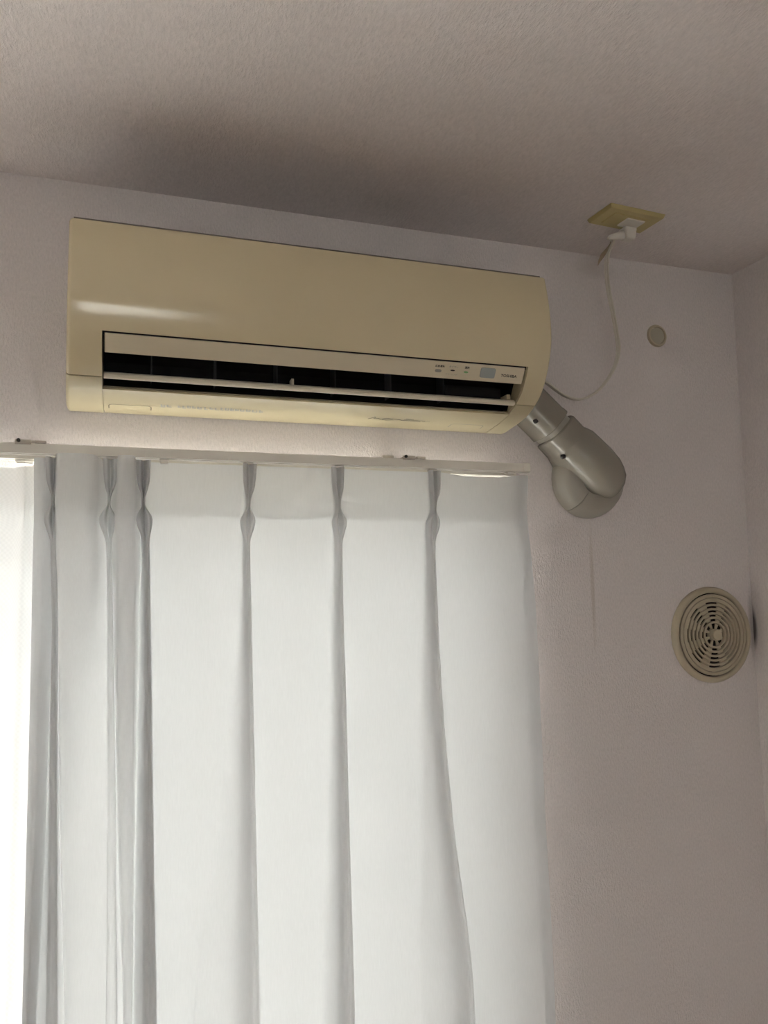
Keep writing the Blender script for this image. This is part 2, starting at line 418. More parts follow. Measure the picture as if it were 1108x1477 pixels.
low = prof_part(ZS-0.0006, 2.0031)+[(-0.02, 2.0015), (-0.004, 2.0012)]
lowm = prof_part(ZL, 2.0031)+[(-0.02, 2.0015), (-0.004, 2.0012)]
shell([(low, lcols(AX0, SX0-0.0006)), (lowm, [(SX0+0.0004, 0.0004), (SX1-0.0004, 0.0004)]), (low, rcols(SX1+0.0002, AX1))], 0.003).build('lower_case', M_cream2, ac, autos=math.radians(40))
MB().box(AX0+0.004, AX1-0.004, -0.170, -0.010, 2.2475, 2.2582).build('top_grille_gap_shade', M_tgrey, ac)  # dark grey bar: shadow of the grille gap put into its colour
# casing behind the shells, with the outlet cavity cut through its middle
ins = offset(prof_part(2.246, 2.0032, 3), -0.0045)
side_poly = [(-0.001, 2.006), (-0.001, 2.246), (-0.172, 2.246)]+ins[1:]+[(-0.02, 2.006)]
insm = offset(prof_part(2.246, ZT+0.003, 3), -0.0045)
lipm = offset(prof_part(ZL+0.0002, 2.0032, 2), -0.0045)
CAV = [(-0.165, 2.088), (-0.12, 2.108), (-0.075, 2.10), (-0.05, 2.075), (-0.055, 2.045), (-0.085, 2.026)]
mid_poly = [(-0.001, 2.006), (-0.001, 2.246), (-0.172, 2.246)]+insm[1:]+CAV+lipm+[(-0.02, 2.006)]
cb = MB(); cb.extrude_x(side_poly, AX0+0.003, SX0+0.0); cb.v = [(x-flare(x, y), y, z) for x, y, z in cb.v]; cb.extrude_x(mid_poly, SX0+0.0005, SX1-0.0005); cb.extrude_x(side_poly, SX1, AX1-0.003)
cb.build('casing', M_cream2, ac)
# black outlet duct lining
lin = [(-0.1655, 2.0865), (-0.12, 2.106), (-0.0765, 2.098), (-0.052, 2.0745), (-0.057, 2.046), (-0.086, 2.0275), (-0.0985, 2.0203)]
b = MB(); nl = len(lin)
b.add([(SX0+0.001, y, z) for y, z in lin]+[(SX1-0.001, y, z) for y, z in lin], [(i, i+1, nl+i+1, nl+i) for i in range(nl-1)])
for xx in (SX0+0.0012, SX1-0.0012):
    b.add([(xx, y, z) for y, z in [(-0.148, 2.092), (-0.12, 2.106), (-0.0765, 2.098), (-0.052, 2.0745), (-0.057, 2.046), (-0.086, 2.0275), (-0.103, 2.0235)]], [tuple(range(7))])
b.build('air_outlet', M_black, ac, fix=False)
for k in range(6):
    x = 0.0+0.1*k+0.03
    MB().box(x-0.0008, x+0.0008, -0.108, -0.075, 2.035, 2.085).build('vane', M_dgrey, ac)
MB().box(0.53, 0.64, -0.112, -0.106, 2.040, 2.062).build('vane_link', M_black, ac)
lipin = [(-0.1062, 2.0168), (-0.1035, 2.0182), (-0.098, 2.0212), (-0.0935, 2.0245), (-0.0925, 2.0252)]
b = MB(); nl = len(lipin)
b.add([(SX0+0.0015, y, z) for y, z in lipin]+[(SX1-0.0015, y, z) for y, z in lipin]+[(SX0+0.0015, y+0.0006, z-0.001) for y, z in lipin]+[(SX1-0.0015, y+0.0006, z-0.001) for y, z in lipin], [(i, i+1, nl+i+1, nl+i) for i in range(nl-1)]+[(2*nl+i, 2*nl+i+1, 3*nl+i+1, 3*nl+i) for i in range(nl-1)])
b.build('outlet_lip', M_strip, ac, smooth=True)
# louver blade
def blade(cx_, cy_, ang, chord, th, n=12):
    pts = []
    for k in range(n*2):
        a = 2*math.pi*k/(2*n); u = math.cos(a)*chord/2; v = math.sin(a)*th/2*(1 if abs(math.cos(a)) < 0.999 else 0)
        u = math.copysign(abs(math.cos(a))**0.55, math.cos(a))*chord/2; v = math.copysign(abs(math.sin(a))**0.8, math.sin(a))*th/2
        pts.append((cx_+u*math.cos(ang)-v*math.sin(ang), cy_+u*math.sin(ang)+v*math.cos(ang)))
    return pts
MB().extrude_x(blade(-0.1205, 2.0345, math.radians(15), 0.034, 0.0105), SX0+0.002, SX1-0.0025).build('louver', M_louver, ac, autos=math.radians(50))
for x in (0.252,):
    MB().box(x-0.002, x+0.002, -0.128, -0.112, 2.036, 2.048).build('louver_arm', M_louver, ac)
MB().box(SX1-0.018, SX1-0.010, -0.135, -0.11, 2.036, 2.046).build('louver_arm', M_cream2, ac, bevel=0.0015)
# display strip above the outlet
strip_poly = offset(prof_part(ZT-0.0028, 2.0555), -0.0022)
disp = shell([(strip_poly, [(SX0+0.0035, 0.001), (SX0+0.0045, 0), (SX1-0.0055, 0), (SX1-0.0045, 0.001)])], 0.003).build('display_panel', M_strip, ac, autos=math.radians(40))
# black strip painting the shadow in the gap over the display panel
shell([(offset(prof_part(ZT+0.0035, ZT-0.006), -0.006), [(SX0+0.001, 0), (SX1-0.001, 0)])], 0.001).build('gap_shadow_strip', M_black, ac)
def on_strip(x, v):
    """point and frame on the display strip; v in 0..1 from bottom to top"""
    za, zb = strip_poly[0][1], strip_poly[-1][1]; z = zb+(za-zb)*v
    for (y0, z0), (y1, z1) in zip(strip_poly[:-1], strip_poly[1:]):
        if z0 >= z >= z1:
            t = (z0-z)/(z0-z1); y = y0+(y1-y0)*t; up = Vector((0, y0-y1, z0-z1)).normalized()
            nr = Vector((1, 0, 0)).cross(up); return Vector((x, y, z)), up, nr
def decal_frame(x, v, lift=0.0003):
    p, up, nr = on_strip(x, v); return p+nr*lift, Vector((1, 0, 0)), up, nr
def text_mesh(body, size, name, mat, frame, parent, width=None, bold=0.0):
    cu = bpy.data.curves.new(name, 'FONT'); cu.body = body; cu.size = size; cu.align_x = 'CENTER'; cu.align_y = 'CENTER'; cu.resolution_u = 2
    cu.offset = bold
    to = bpy.data.objects.new(name, cu); COL.objects.link(to)
    bpy.context.view_layer.update()
    me = bpy.data.meshes.new_from_object(to.evaluated_get(bpy.context.evaluated_depsgraph_get()))
    bpy.data.objects.remove(to, do_unlink=True); bpy.data.curves.remove(cu)
    vs = np.array([v.co[:] for v in me.vertices]); fs = [tuple(p.vertices) for p in me.polygons]
    if not len(vs): return None
    if width: vs[:, 0] *= width/max(1e-6, np.ptp(vs[:, 0]))
    vs[:, 0] -= (vs[:, 0].max()+vs[:, 0].min())/2; vs[:, 1] -= (vs[:, 1].max()+vs[:, 1].min())/2
    P, ex, ey, nr = frame
    return mesh_obj(name, [P+ex*a+ey*c for a, c, _ in vs], fs, mat, parent)
def ellipse(name, frame, rx, ry, mat, parent, n=20, p=2.0, th=0.0006):
    P, ex, ey, nr = frame; v = []
    for s in (0, 1):
        for k in range(n):
            a = 2*math.pi*k/n; c, d = math.cos(a), math.sin(a)
            v.append(P+ex*(math.copysign(abs(c)**(2/p), c)*rx)+ey*(math.copysign(abs(d)**(2/p), d)*ry)+nr*(th*s-0.0004))
    f = [tuple(range(n-1, -1, -1)), tuple(range(n, 2*n))]+[(k, (k+1) % n, n+(k+1) % n, n+k) for k in range(n)]
    return fixn(mesh_obj(name, v, f, mat, parent))
text_mesh('TOSHIBA', 0.0066, 'brand_lettering', M_print, decal_frame(0.6255, 0.44), disp, 0.031, 0.0002)
text_mesh('応急運転', 0.0042, 'lamp_caption', M_print, decal_frame(0.4945, 0.70), disp, 0.0175, 0.00012)
text_mesh('タイマー', 0.0038, 'lamp_caption', M_print2, decal_frame(0.5195, 0.72), disp, 0.0165, 0.00008)
text_mesh('クリーニング', 0.0034, 'lamp_caption', M_print2, decal_frame(0.5175, 0.27), disp, 0.0215, 0.0)
text_mesh('運転', 0.0046, 'lamp_caption', M_print, decal_frame(0.5445, 0.73), disp, 0.0092, 0.00012)
ellipse('button', decal_frame(0.4925, 0.42), 0.0058, 0.0026, M_print2, disp, p=3)
ellipse('indicator_lamp', decal_frame(0.5185, 0.50), 0.0042, 0.0013, M_print, disp)
ellipse('indicator_lamp', decal_frame(0.5435, 0.46), 0.0042, 0.0016, M_green, disp)['label'] = 'green lit indicator lamp'
rf = decal_frame(0.5842, 0.52); ellipse('receiver_window', rf, 0.0140, 0.0088, M_recv, disp, n=32, p=9, th=0.0012)['label'] = 'grey receiver window'
# lower lip: latches and faded printed stickers, laid on the lower case
def on_lip(x, y, lift=0.0006):
    a = prof_y(y-0.001); c = prof_y(y+0.001); ty, tz = c[0]-a[0], c[1]-a[1]; l = math.hypot(ty, tz)
    p = prof_y(y); return Vector((x, p[0]+tz/l*lift, p[1]-ty/l*lift))
def lip_patch(mb, pts, wd):
    """ribbon of width wd along (x, y) points on the lip"""
    L_ = []; R_ = []
    for i, (x, y) in enumerate(pts):
        a = pts[max(i-1, 0)]; c = pts[min(i+1, len(pts)-1)]; tx, ty = c[0]-a[0], c[1]-a[1]; l = math.hypot(tx, ty) or 1
        L_.append(on_lip(x-ty/l*wd/2, y+tx/l*wd/2)); R_.append(on_lip(x+ty/l*wd/2, y-tx/l*wd/2))
    n = len(pts); mb.add(L_+R_, [(i, i+1, n+i+1, n+i) for i in range(n-1)])
for x0, x1, mt in ((-0.0345, 0.0315, M_print), (0.568, 0.634, M_print2)):
    mb = MB(); r = 0.007
    pts = [(x0, -0.034), (x0, -0.047)]+[(x0+r-r*math.cos(a), -0.047-r*math.sin(a)) for a in (0.4, 0.8, 1.2, 1.57)]
    pts += [(x1-r+r*math.sin(a), -0.047-r*math.cos(a)) for a in (0, 0.4, 0.8, 1.2, 1.57)]+[(x1, -0.034)]
    lip_patch(mb, pts, 0.0013); mb.build('latch', mt, ac, fix=False)
mb = MB(); rnd = random.Random(11); x = 0.048
for x0, x1 in ((0.047, 0.066), (0.074, 0.106), (0.117, 0.212)):      # faded row of characters
    x = x0
    while x < x1:
        wdt = rnd.uniform(0.006, 0.011); yc = -0.060+rnd.uniform(-0.001, 0.001); hh = rnd.uniform(0.004, 0.006)
        lip_patch(mb, [(x, yc-hh), (x+0.0005, yc+hh)], 0.0026)
        lip_patch(mb, [(x, yc+hh*0.9), (x+wdt*0.8, yc+hh*0.9)], 0.0034)
        if rnd.random() < 0.8: lip_patch(mb, [(x, yc-hh*0.2), (x+wdt*0.7, yc-hh*0.1)], 0.0018)
        if rnd.random() < 0.6: lip_patch(mb, [(x+wdt*0.5, yc-hh*0.8), (x+wdt*0.7, yc), (x+wdt*0.6, yc+hh*0.8)], 0.0016)
        x += wdt+0.0012
mb.build('faded_sticker', M_stick, ac, fix=False)
mb = MB()                                                              # dark script mark with a long tail
lip_patch(mb, [(0.404, -0.054), (0.410, -0.060), (0.416, -0.063), (0.414, -0.057), (0.422, -0.059), (0.428, -0.055), (0.432, -0.060)], 0.0024)
lip_patch(mb, [(0.432, -0.060), (0.440, -0.062), (0.450, -0.060), (0.446, -0.055), (0.438, -0.053), (0.430, -0.055)], 0.0022)
lip_patch(mb, [(0.446, -0.061), (0.456, -0.061), (0.468, -0.056), (0.484, -0.056), (0.504, -0.0555)], 0.0024)
lip_patch(mb, [(0.470, -0.062), (0.482, -0.0605), (0.500, -0.059), (0.512, -0.059)], 0.0018)
lip_patch(mb, [(0.412, -0.0655), (0.416, -0.0655)], 0.0018); lip_patch(mb, [(0.473, -0.0655), (0.488, -0.0645)], 0.0016)
lip_patch(mb, [(0.508, -0.054), (0.517, -0.057), (0.521, -0.061)], 0.0009)
mb.build('script_sticker', M_print3, ac, fix=False)

# ------------------------------------------------------------------ pipe cover beside the air conditioner
pc = thing('pipe_cover', (0.84, 0, 1.84), 'glossy grey-beige plastic pipe cover elbow running from air conditioner into wall', 'pipe cover')
def dsec(wd, ht, n=20, e=3.2):
    """D-shaped section (across, out): flat on the wall, squarish dome into the room"""
    out = []
    for k in range(n+1):
        a = math.pi*k/n; c, s = math.cos(a), math.sin(a)
        out.append((math.copysign(abs(c)**(2/e), c)*wd/2, abs(s)**(2/e)*ht))
    return out
def loft(mb, secs):
    """secs: list of (centre (x,z), direction angle, section); closed ends"""
    v = []; n = len(secs[0][2]); f = []
    for (cx_, cz_), ang, sec in secs:
        px, pz = math.cos(ang+math.pi/2), math.sin(ang+math.pi/2)
        for a, h in sec: v.append((cx_+px*a, -0.0008-h, cz_+pz*a))
    m = len(secs)
    for i in range(m-1):
        for k in range(n): f.append((i*n+k, i*n+(k+1) % n, (i+1)*n+(k+1) % n, (i+1)*n+k))
    f.append(tuple(range(n))); f.append(tuple((m-1)*n+k for k in range(n-1, -1, -1)))
    mb.add(v, f)
ANG = math.radians(-41)
dx, dz = math.cos(ANG), math.sin(ANG)
A0 = (0.798, 2.017)                      # centre of the joint, on the wall plane
def along(s): return (A0[0]+dx*s, A0[1]+dz*s)
mb = MB(); loft(mb, [(along(-0.085), ANG, dsec(0.078, 0.062)), (along(-0.016), ANG, dsec(0.078, 0.062)), (along(-0.013), ANG, dsec(0.079, 0.0635)), (along(-0.004), ANG, dsec(0.080, 0.064)), (along(-0.003), ANG, dsec(0.077, 0.062))])
mb.build('straight_cover', M_duct, pc, autos=math.radians(50))
mb = MB(); loft(mb, [(along(-0.01), ANG, dsec(0.070, 0.057)), (along(0.02), ANG, dsec(0.070, 0.057))])
mb.build('inner_sleeve', M_duct2, pc, autos=math.radians(50))
ANG2 = math.radians(-43)
E0 = along(0.009); ex, ez = math.cos(ANG2), math.sin(ANG2)
mb = MB(); secs = []
LE = 0.158
for s, wd, ht in ((0, 0.082, 0.065), (0.003, 0.085, 0.067), (0.034, 0.085, 0.067), (0.036, 0.088, 0.069), (0.050, 0.096, 0.076), (0.070, 0.103, 0.082), (0.095, 0.105, 0.084), (0.118, 0.103, 0.082), (0.134, 0.096, 0.077), (0.150, 0.085, 0.069), (0.162, 0.069, 0.056), (0.169, 0.051, 0.041), (0.174, 0.028, 0.022), (0.175, 0.010, 0.008)):
    s += 0.011*min(1, max(0, (s-0.05)/0.07))
    secs.append(((E0[0]+ex*s, E0[1]+ez*s), ANG2, dsec(wd, ht, 24, 3.0 if s < 0.06 else 2.5)))
loft(mb, secs); mb.build('elbow_cover', M_duct, pc, smooth=True)
FC = (0.884, 1.915); FR = 0.0780
for a0, a1 in ((-2.2, 0.94), (0.94, 4.083)):
    mb = MB(); n = 20; v = []; f = []
    pr = [(FR, 0.0006), (FR, 0.012), (FR-0.001, 0.018), (FR-0.008, 0.034), (FR-0.018, 0.043), (0.035, 0.046), (0.035, 0.0006)]; m = len(pr)
    for k in range(n+1):
        a = a0+0.007+(a1-a0-0.014)*k/n
        for r, h in pr: v.append((FC[0]+r*math.cos(a), -h, FC[1]+r*math.sin(a)))
    for k in range(n):
        for j in range(m): f.append((k*m+j, k*m+(j+1) % m, (k+1)*m+(j+1) % m, (k+1)*m+j))
    f.append(tuple(range(m))); f.append(tuple(n*m+j for j in range(m)))
    mb.add(v, f); mb.build('wall_flange', M_duct2, pc, autos=math.radians(40))
def screw(px, py, y, r, name='screw_hole'):
    p = at(px, py, 1, y)
    MB().lathe([(0, 0.0026), (r, 0.002), (r*1.15, -0.004)], p, n=14).build(name, M_print, pc, smooth=True)
screw(773.5, 607, -0.052, 0.0042); screw(813, 658.5, -0.055, 0.0042); screw(884, 726, -0.024, 0.0030)

# ------------------------------------------------------------------ ceiling outlet and power cord
C4 = [at(px, py, 2, H-0.006) for px, py in ((876, 296), (960, 313), (930, 338), (846, 320))]
cen = sum(C4)/4
uo = Vector((C4[1]-C4[0])+(C4[2]-C4[3])); uo.z = 0; uo.normalize(); vo = Vector((-uo.y, uo.x, 0))   # u along the plate, v towards the wall
PWX, PWY = 0.128, 0.072
def plate_box(mb, u0, u1, v0, v1, z0, z1, taper=0.0):
    v = []
    for z, t in ((z0, taper), (z1, 0)):
        for a, c in ((u0+t, v0+t), (u1-t, v0+t), (u1-t, v1-t), (u0+t, v1-t)):
            p = Vector((cen[0], cen[1], 0))+uo*a+vo*c; v.append((p.x, p.y, z))
    mb.add(v, [(0, 3, 2, 1), (4, 5, 6, 7), (0, 1, 5, 4), (1, 2, 6, 5), (2, 3, 7, 6), (3, 0, 4, 7)]); return mb
ol = thing('ceiling_outlet', (cen[0], cen[1], H), 'yellowed rectangular electrical outlet plate on the ceiling near the corner', 'outlet')
plate_box(MB(), -PWX/2, PWX/2, -PWY/2, PWY/2, H-0.008, H-0.0005, 0.003).build('plate', M_plate, ol, bevel=0.001)
plate_box(MB(), -PWX/2+0.022, PWX/2-0.022, -PWY/2+0.016, PWY/2-0.014, H-0.0095, H-0.007, 0.001).build('insert', M_plate, ol, bevel=0.0006)
plate_box(MB(), -0.008, 0.034, -0.014, 0.018, H-0.0120, H-0.009, 0.001).build('socket', M_white, ol, bevel=0.0006)
cord = thing('power_cord', (0.9, -0.06, 2.1), 'white power cord looping from ceiling plug down to the air conditioner', 'power cord')
def P_(u, v, z): p = Vector((cen[0], cen[1], z))+uo*u+vo*v; return p
mb = MB(); plate_box(mb, 0.004, 0.032, 0.006, 0.030, H-0.036, H-0.0125, 0.003)
pl = mb.build('plug', M_white, cord, bevel=0.003)
p0 = P_(0.006, 0.018, H-0.027); p1 = P_(-0.022, 0.024, H-0.034)
MB().tube([p0, p0.lerp(p1, 0.5), p1], [0.0085, 0.007, 0.0045], 10).build('plug_neck', M_white, cord, smooth=True)
raw = [p1]
for px, py, y in ((884, 347, -0.115), (877, 366, -0.10), (875, 388, -0.085), (878, 420, -0.07), (884, 450, -0.06), (890, 485, -0.05), (892, 505, -0.047), (887, 528, -0.045), (873, 552, -0.043), (855, 569, -0.041), (835, 576, -0.04), (815, 571, -0.04), (800, 561, -0.042), (788, 552, -0.045)):
    raw.append(Vector(at(px, py, 1, y)))
raw.append(Vector((0.728, -0.048, raw[-1].z+0.018)))
path = [Vector(p) for p in crom([tuple(p) for p in raw], 8)]
# flat twin-core flex: two round cores side by side, with a slow twist
ca, cb_ = [], []
for i, p in enumerate(path):
    t = (path[min(i+1, len(path)-1)]-path[max(i-1, 0)]).normalized()
    s = i/len(path); tw = pchip([0, .12, .25, .38, .5, .62, 1.0], [1.4, 1.2, 0.3, 0.2, 1.1, 1.5, 1.5], s)
    a = t.cross(Vector((0, 1, 0))).normalized(); b_ = t.cross(a)
    o_ = (a*math.cos(tw)+b_*math.sin(tw))*0.0025
    ca.append(p+o_); cb_.append(p-o_)
MB().tube(ca, 0.0024, 8).tube(cb_, 0.0024, 8).build('flex', M_cord, cord, smooth=True)
# brown paper tag curling off the cord
q = [Vector(at(px, py, 1, y)) for px, py, y in ((884, 340, -0.122), (880, 352, -0.112), (875, 361, -0.108), (869, 369, -0.106), (865, 376, -0.107), (862.5, 383, -0.11))]
wds = [0.0012, 0.0022, 0.008, 0.0095, 0.005, 0.001]
v = []; f = []
for i, p in enumerate(q):
    t = (q[min(i+1, 5)]-q[max(i-1, 0)]).normalized(); a = Vector((0.8, 0.1, 0.45)); a = (a-t*a.dot(t)).normalized(); nn = t.cross(a)*0.0004
    v += [p-a*wds[i]*.5+nn, p+a*wds[i]*.5+nn, p+a*wds[i]*.5-nn, p-a*wds[i]*.5-nn]
for i in range(5):
    for k in range(4): f.append((i*4+k, i*4+(k+1) % 4, i*4+4+(k+1) % 4, i*4+4+k))
f += [(0, 1, 2, 3), (23, 22, 21, 20)]
fixn(mesh_obj('paper_tag', v, f, M_tag, cord, smooth=False))['label'] = 'brown curled paper tag'

# ------------------------------------------------------------------ round cap high on the wall
cp = at(948.5, 484, 1, -0.004)
ct = thing('wall_cap', (cp[0], 0, cp[2]), 'small yellowed round cap on the wall below the ceiling outlet', 'wall cap')
MB().lathe([(0.0245, 0.0006), (0.0245, 0.003), (0.0225, 0.0055), (0.0195, 0.006), (0.0185, 0.004), (0.0185, 0.0006)], (cp[0], 0, cp[2]), n=40, closed=True).build('ring', M_cap, ct, autos=math.radians(40))
MB().lathe([(0, 0.0042), (0.016, 0.0042), (0.0178, 0.0036), (0.0178, 0.0007)], (cp[0], 0, cp[2]), n=40).build('disc', M_capd, ct, autos=math.radians(40))

# ------------------------------------------------------------------ round air vent
VC = at(1030.5, 915.5, 1, -0.012); VC = (min(VC[0], XR-0.1035), 0, VC[2])
vt = thing('air_vent', (VC[0], 0, VC[2]), 'round ivory air vent with concentric ribs beside the right wall', 'air vent')
R1 = 0.1005
MB().lathe([(R1, 0.0006), (R1, 0.006), (R1-0.002, 0.010), (R1-0.006, 0.0125), (R1-0.010, 0.0125), (R1-0.0125, 0.0105), (R1-0.013, 0.005), (R1-0.013, 0.0006)], VC, n=72, closed=True).build('rim', M_vent, vt, autos=math.radians(50))
MB().lathe([(0, 0.0030), (0.0872, 0.0030), (0.0872, 0.0008)], VC, n=48).build('backing', M_ventd, vt)  # near-black disc behind the open slots
def dome(r): return 0.010+0.005*(1-(r/0.085)**2)
def rib(r0, r1):
    return [(r1, dome(r1)-0.004), (r1, dome(r1)+0.0002), (r1-0.001, dome(r1)+0.0008), (r0+0.001, dome(r0)+0.0004), (r0, dome(r0)-0.002), (r0, dome(r0)-0.005)]
radii = [(0.0775, 0.0850), (0.0685, 0.0770), (0.0600, 0.0650), (0.0510, 0.0560), (0.0420, 0.0470), (0.0330, 0.0380), (0.0235, 0.0285)]
for r0_, r1_ in radii:
    MB().lathe(rib(r0_, r1_), VC, n=64, closed=True).build('rib_ring', M_vent, vt, autos=math.radians(45))
# solid webs between the ribs: only eight narrow sectors stay open
NS = 8
for k in range(NS):
    a0 = math.radians(90)+2*math.pi*k/NS+0.22; a1 = a0+2*math.pi/NS-0.44
    v = []; f = []; rr = [0.012, 0.02, 0.03, 0.04, 0.05, 0.06, 0.0695]; na = 8
    for side in (0, 0.0025):
        for i in range(na+1):
            a = a0+(a1-a0)*i/na
            for r in rr: v.append((VC[0]+r*math.cos(a), -(dome(r)-0.0032-side), VC[2]+r*math.sin(a)))
    m = len(rr); h = (na+1)*m
    for s in (0, h):
        for i in range(na):
            for j in range(m-1): f.append((s+i*m+j, s+(i+1)*m+j, s+(i+1)*m+j+1, s+i*m+j+1))
    for i in range(na):
        for j in (0, m-1): f.append((i*m+j, (i+1)*m+j, h+(i+1)*m+j, h+i*m+j))
    for i in (0, na):
        for j in range(m-1): f.append((i*m+j, i*m+j+1, h+i*m+j+1, h+i*m+j))
    mb = MB(); mb.add(v, f); mb.build('web', M_vent, vt)
MB().lathe([(0.0, 0.0235), (0.0105, 0.0231), (0.0120, 0.0217), (0.0122, 0.016), (0.0122, 0.004)], VC, n=32).build('knob', M_cap, vt, autos=math.radians(40))

# ------------------------------------------------------------------ curtain rails
rail = thing('curtain_rail', (0.0, -0.06, 1.91), 'cream double curtain rail fixed to the wall under the air conditioner', 'curtain rail')
RX0, RX1 = -1.32, float(at(762, 670, 1, -0.108)[0])
def track(y, z0, z1, name):
    hw = 0.010; t = 0.0016
    poly = [(y-hw, z0), (y-hw, z1), (y+hw, z1), (y+hw, z0), (y+0.004, z0), (y+0.004, z0+t), (y+hw-t, z0+t), (y+hw-t, z1-t), (y-hw+t, z1-t), (y-hw+t, z0+t), (y-0.004, z0+t), (y-0.004, z0)]
    return MB().extrude_x(poly, RX0, RX1).build(name, M_rail, rail)
FZ0, FZ1 = 1.9105, 1.9255
track(-0.100, FZ0, FZ1, 'front_track'); track(-0.045, FZ0, FZ1, 'rear_track')
MB().box(RX1-0.012, RX1+0.003, -0.112, -0.088, FZ0-0.001, FZ1+0.001).build('end_cap', M_rail, rail, bevel=0.002)
MB().box(RX1-0.012, RX1+0.003, -0.057, -0.033, FZ0-0.001, FZ1+0.001).build('end_cap', M_rail, rail, bevel=0.002)
for px, py in ((40, 638), (575, 659)):
    x = float(at(px, py, 1, -0.06)[0])
    b = MB(); b.box(x-0.011, x+0.011, -0.114, -0.002, FZ1+0.0003, FZ1+0.0025); b.box(x-0.011, x+0.011, -0.0022, -0.0006, FZ1-0.01, FZ1+0.024)
    b.box(x-0.011, x+0.011, -0.1145, -0.1115, FZ1-0.002, FZ1+0.0045)
    br = b.build('bracket', M_metal, rail)
    MB().tube([(x-0.006, -0.112, FZ1+0.003), (x-0.006, -0.117, FZ1+0.003)], 0.0028, 10).build('screw', M_print, br)
    MB().box(x+0.016, x+0.031, -0.1135, -0.100, FZ1+0.0003, FZ1+0.004).build('clamp', M_metal, br)
def runner(px, py, y):
    x = float(at(px, py, 1, y)[0])
    b = MB(); b.box(x-0.006, x+0.006, y-0.0035, y+0.0035, FZ0-0.007, FZ0+0.006); b.box(x-0.0075, x+0.0075, y-0.006, y+0.006, FZ0-0.004, FZ0-0.0005)
    b.build('runner', M_white, rail, bevel=0.001)
for px in (87, 103, 160, 178, 237, 358, 489, 623, 735): runner(px, 664, -0.100)
for px in (30, 42): runner(px, 668, -0.045)

# ------------------------------------------------------------------ drape with pinch pleats
# rows of the photograph at which the folds were read, and their heights on the drape
ROWS = [672, 700, 735, 757, 790, 900, 1000, 1200, 1477]
ZZ = [1.905, 1.872, 1.838, 1.812, 1.775, 1.652, 1.545, 1.333, 1.045, 0.03]
Y0 = -0.100
def row_x(pxs, y=-0.12):
    r = [float(at(p, q, 1, y)[0]) for p, q in zip(pxs, ROWS)]; return r+[r[-1]+(r[-1]-r[-2])*0.5]
W_STD = [.022, .018, .003, .024, .0085, .0080, .009, .012, .016, .02]
N_STD = [.006, .005, .0035, .005, .004, .005, .007, .012, .022, .03]
D_STD = [.022, .024, .026, .030, .031, .036, .040, .046, .052, .055]
K_STD = [.016, .014, .001, .012, .0, 0, 0, 0, 0, 0]            # notch between the pleat folds
Z10 = [0.0]*10
N_3 = [.006, .005, .0035, .005, .005, .007, .008, .010, .013, .015]
PLEATS = [
 dict(x=row_x([76, 76, 76, 76, 77, 79, 78, 77, 75]), w=W_STD, n=N_STD, d=[.02, .022, .024, .026, .024, .022, .022, .024, .026, .026], wl=Z10, k=K_STD),
 dict(x=row_x([159, 159, 157, 155, 157, 159, 160, 161, 161]), w=W_STD, n=N_STD, d=[.02, .022, .024, .026, .022, .014, .010, .006, .004, .004], wl=Z10, k=K_STD),
 dict(x=row_x([207, 207, 207, 208, 211, 213, 214, 215, 217]), w=W_STD, n=N_3, d=D_STD, wl=[0, 0, 0, .002, .003, .005, .006, .008, .010, .01], k=K_STD),
 dict(x=row_x([361, 360, 359, 357, 356, 358, 359, 361, 363]), w=W_STD, n=N_STD, d=D_STD, wl=[0, 0, 0, 0, .001, .006, .014, .030, .055, .06], k=K_STD),
 dict(x=row_x([488, 488, 489, 489, 489, 490, 492, 494, 498]), w=W_STD, n=N_3, d=D_STD, wl=[0, 0, 0, 0, 0, .001, .002, .006, .014, .02], k=K_STD),
 dict(x=row_x([628, 628, 627, 624, 622, 625, 628, 641, 669]), w=W_STD, n=N_STD, d=D_STD, wl=[0, 0, 0, 0, 0, .004, .008, .016, .035, .05], k=K_STD),
]
LEFT = row_x([47, 47, 47, 47, 46, 44, 42, 37, 30], -0.115)
RIGHT = row_x([763, 763, 762, 764, 767, 776, 781, 790, 804], -0.105)
# forward bow of the cloth between the pleats: hem flap, panels 1..5, end panel
BOW = [[.006, .006, .006, .008, .010, .014, .018, .024, .030, .03],
       [.058, .060, .060, .058, .056, .046, .034, .020, .012, .01],
       [.060, .062, .064, .064, .060, .048, .036, .018, .010, .01],
       [-.002, -.002, -.002, -.003, -.004, -.006, -.008, -.010, -.012, -.012],
       [-.002, -.002, -.002, -.003, -.004, -.006, -.007, -.008, -.010, -.01],
       [-.002, -.002, -.002, -.003, -.004, -.006, -.007, -.008, -.010, -.01],
       [-.004, -.004, -.003, -.001, -.002, -.003, -.004, -.004, -.004, -.004]]
LOW = [0, 0, 0, 0, .10, .55, .85, 1, 1, 1]
FLAT = [((t, q), (t, q)) for t, q in ((.12, .42), (.3, .80), (.5, 1), (.7, .80), (.88, .42))]
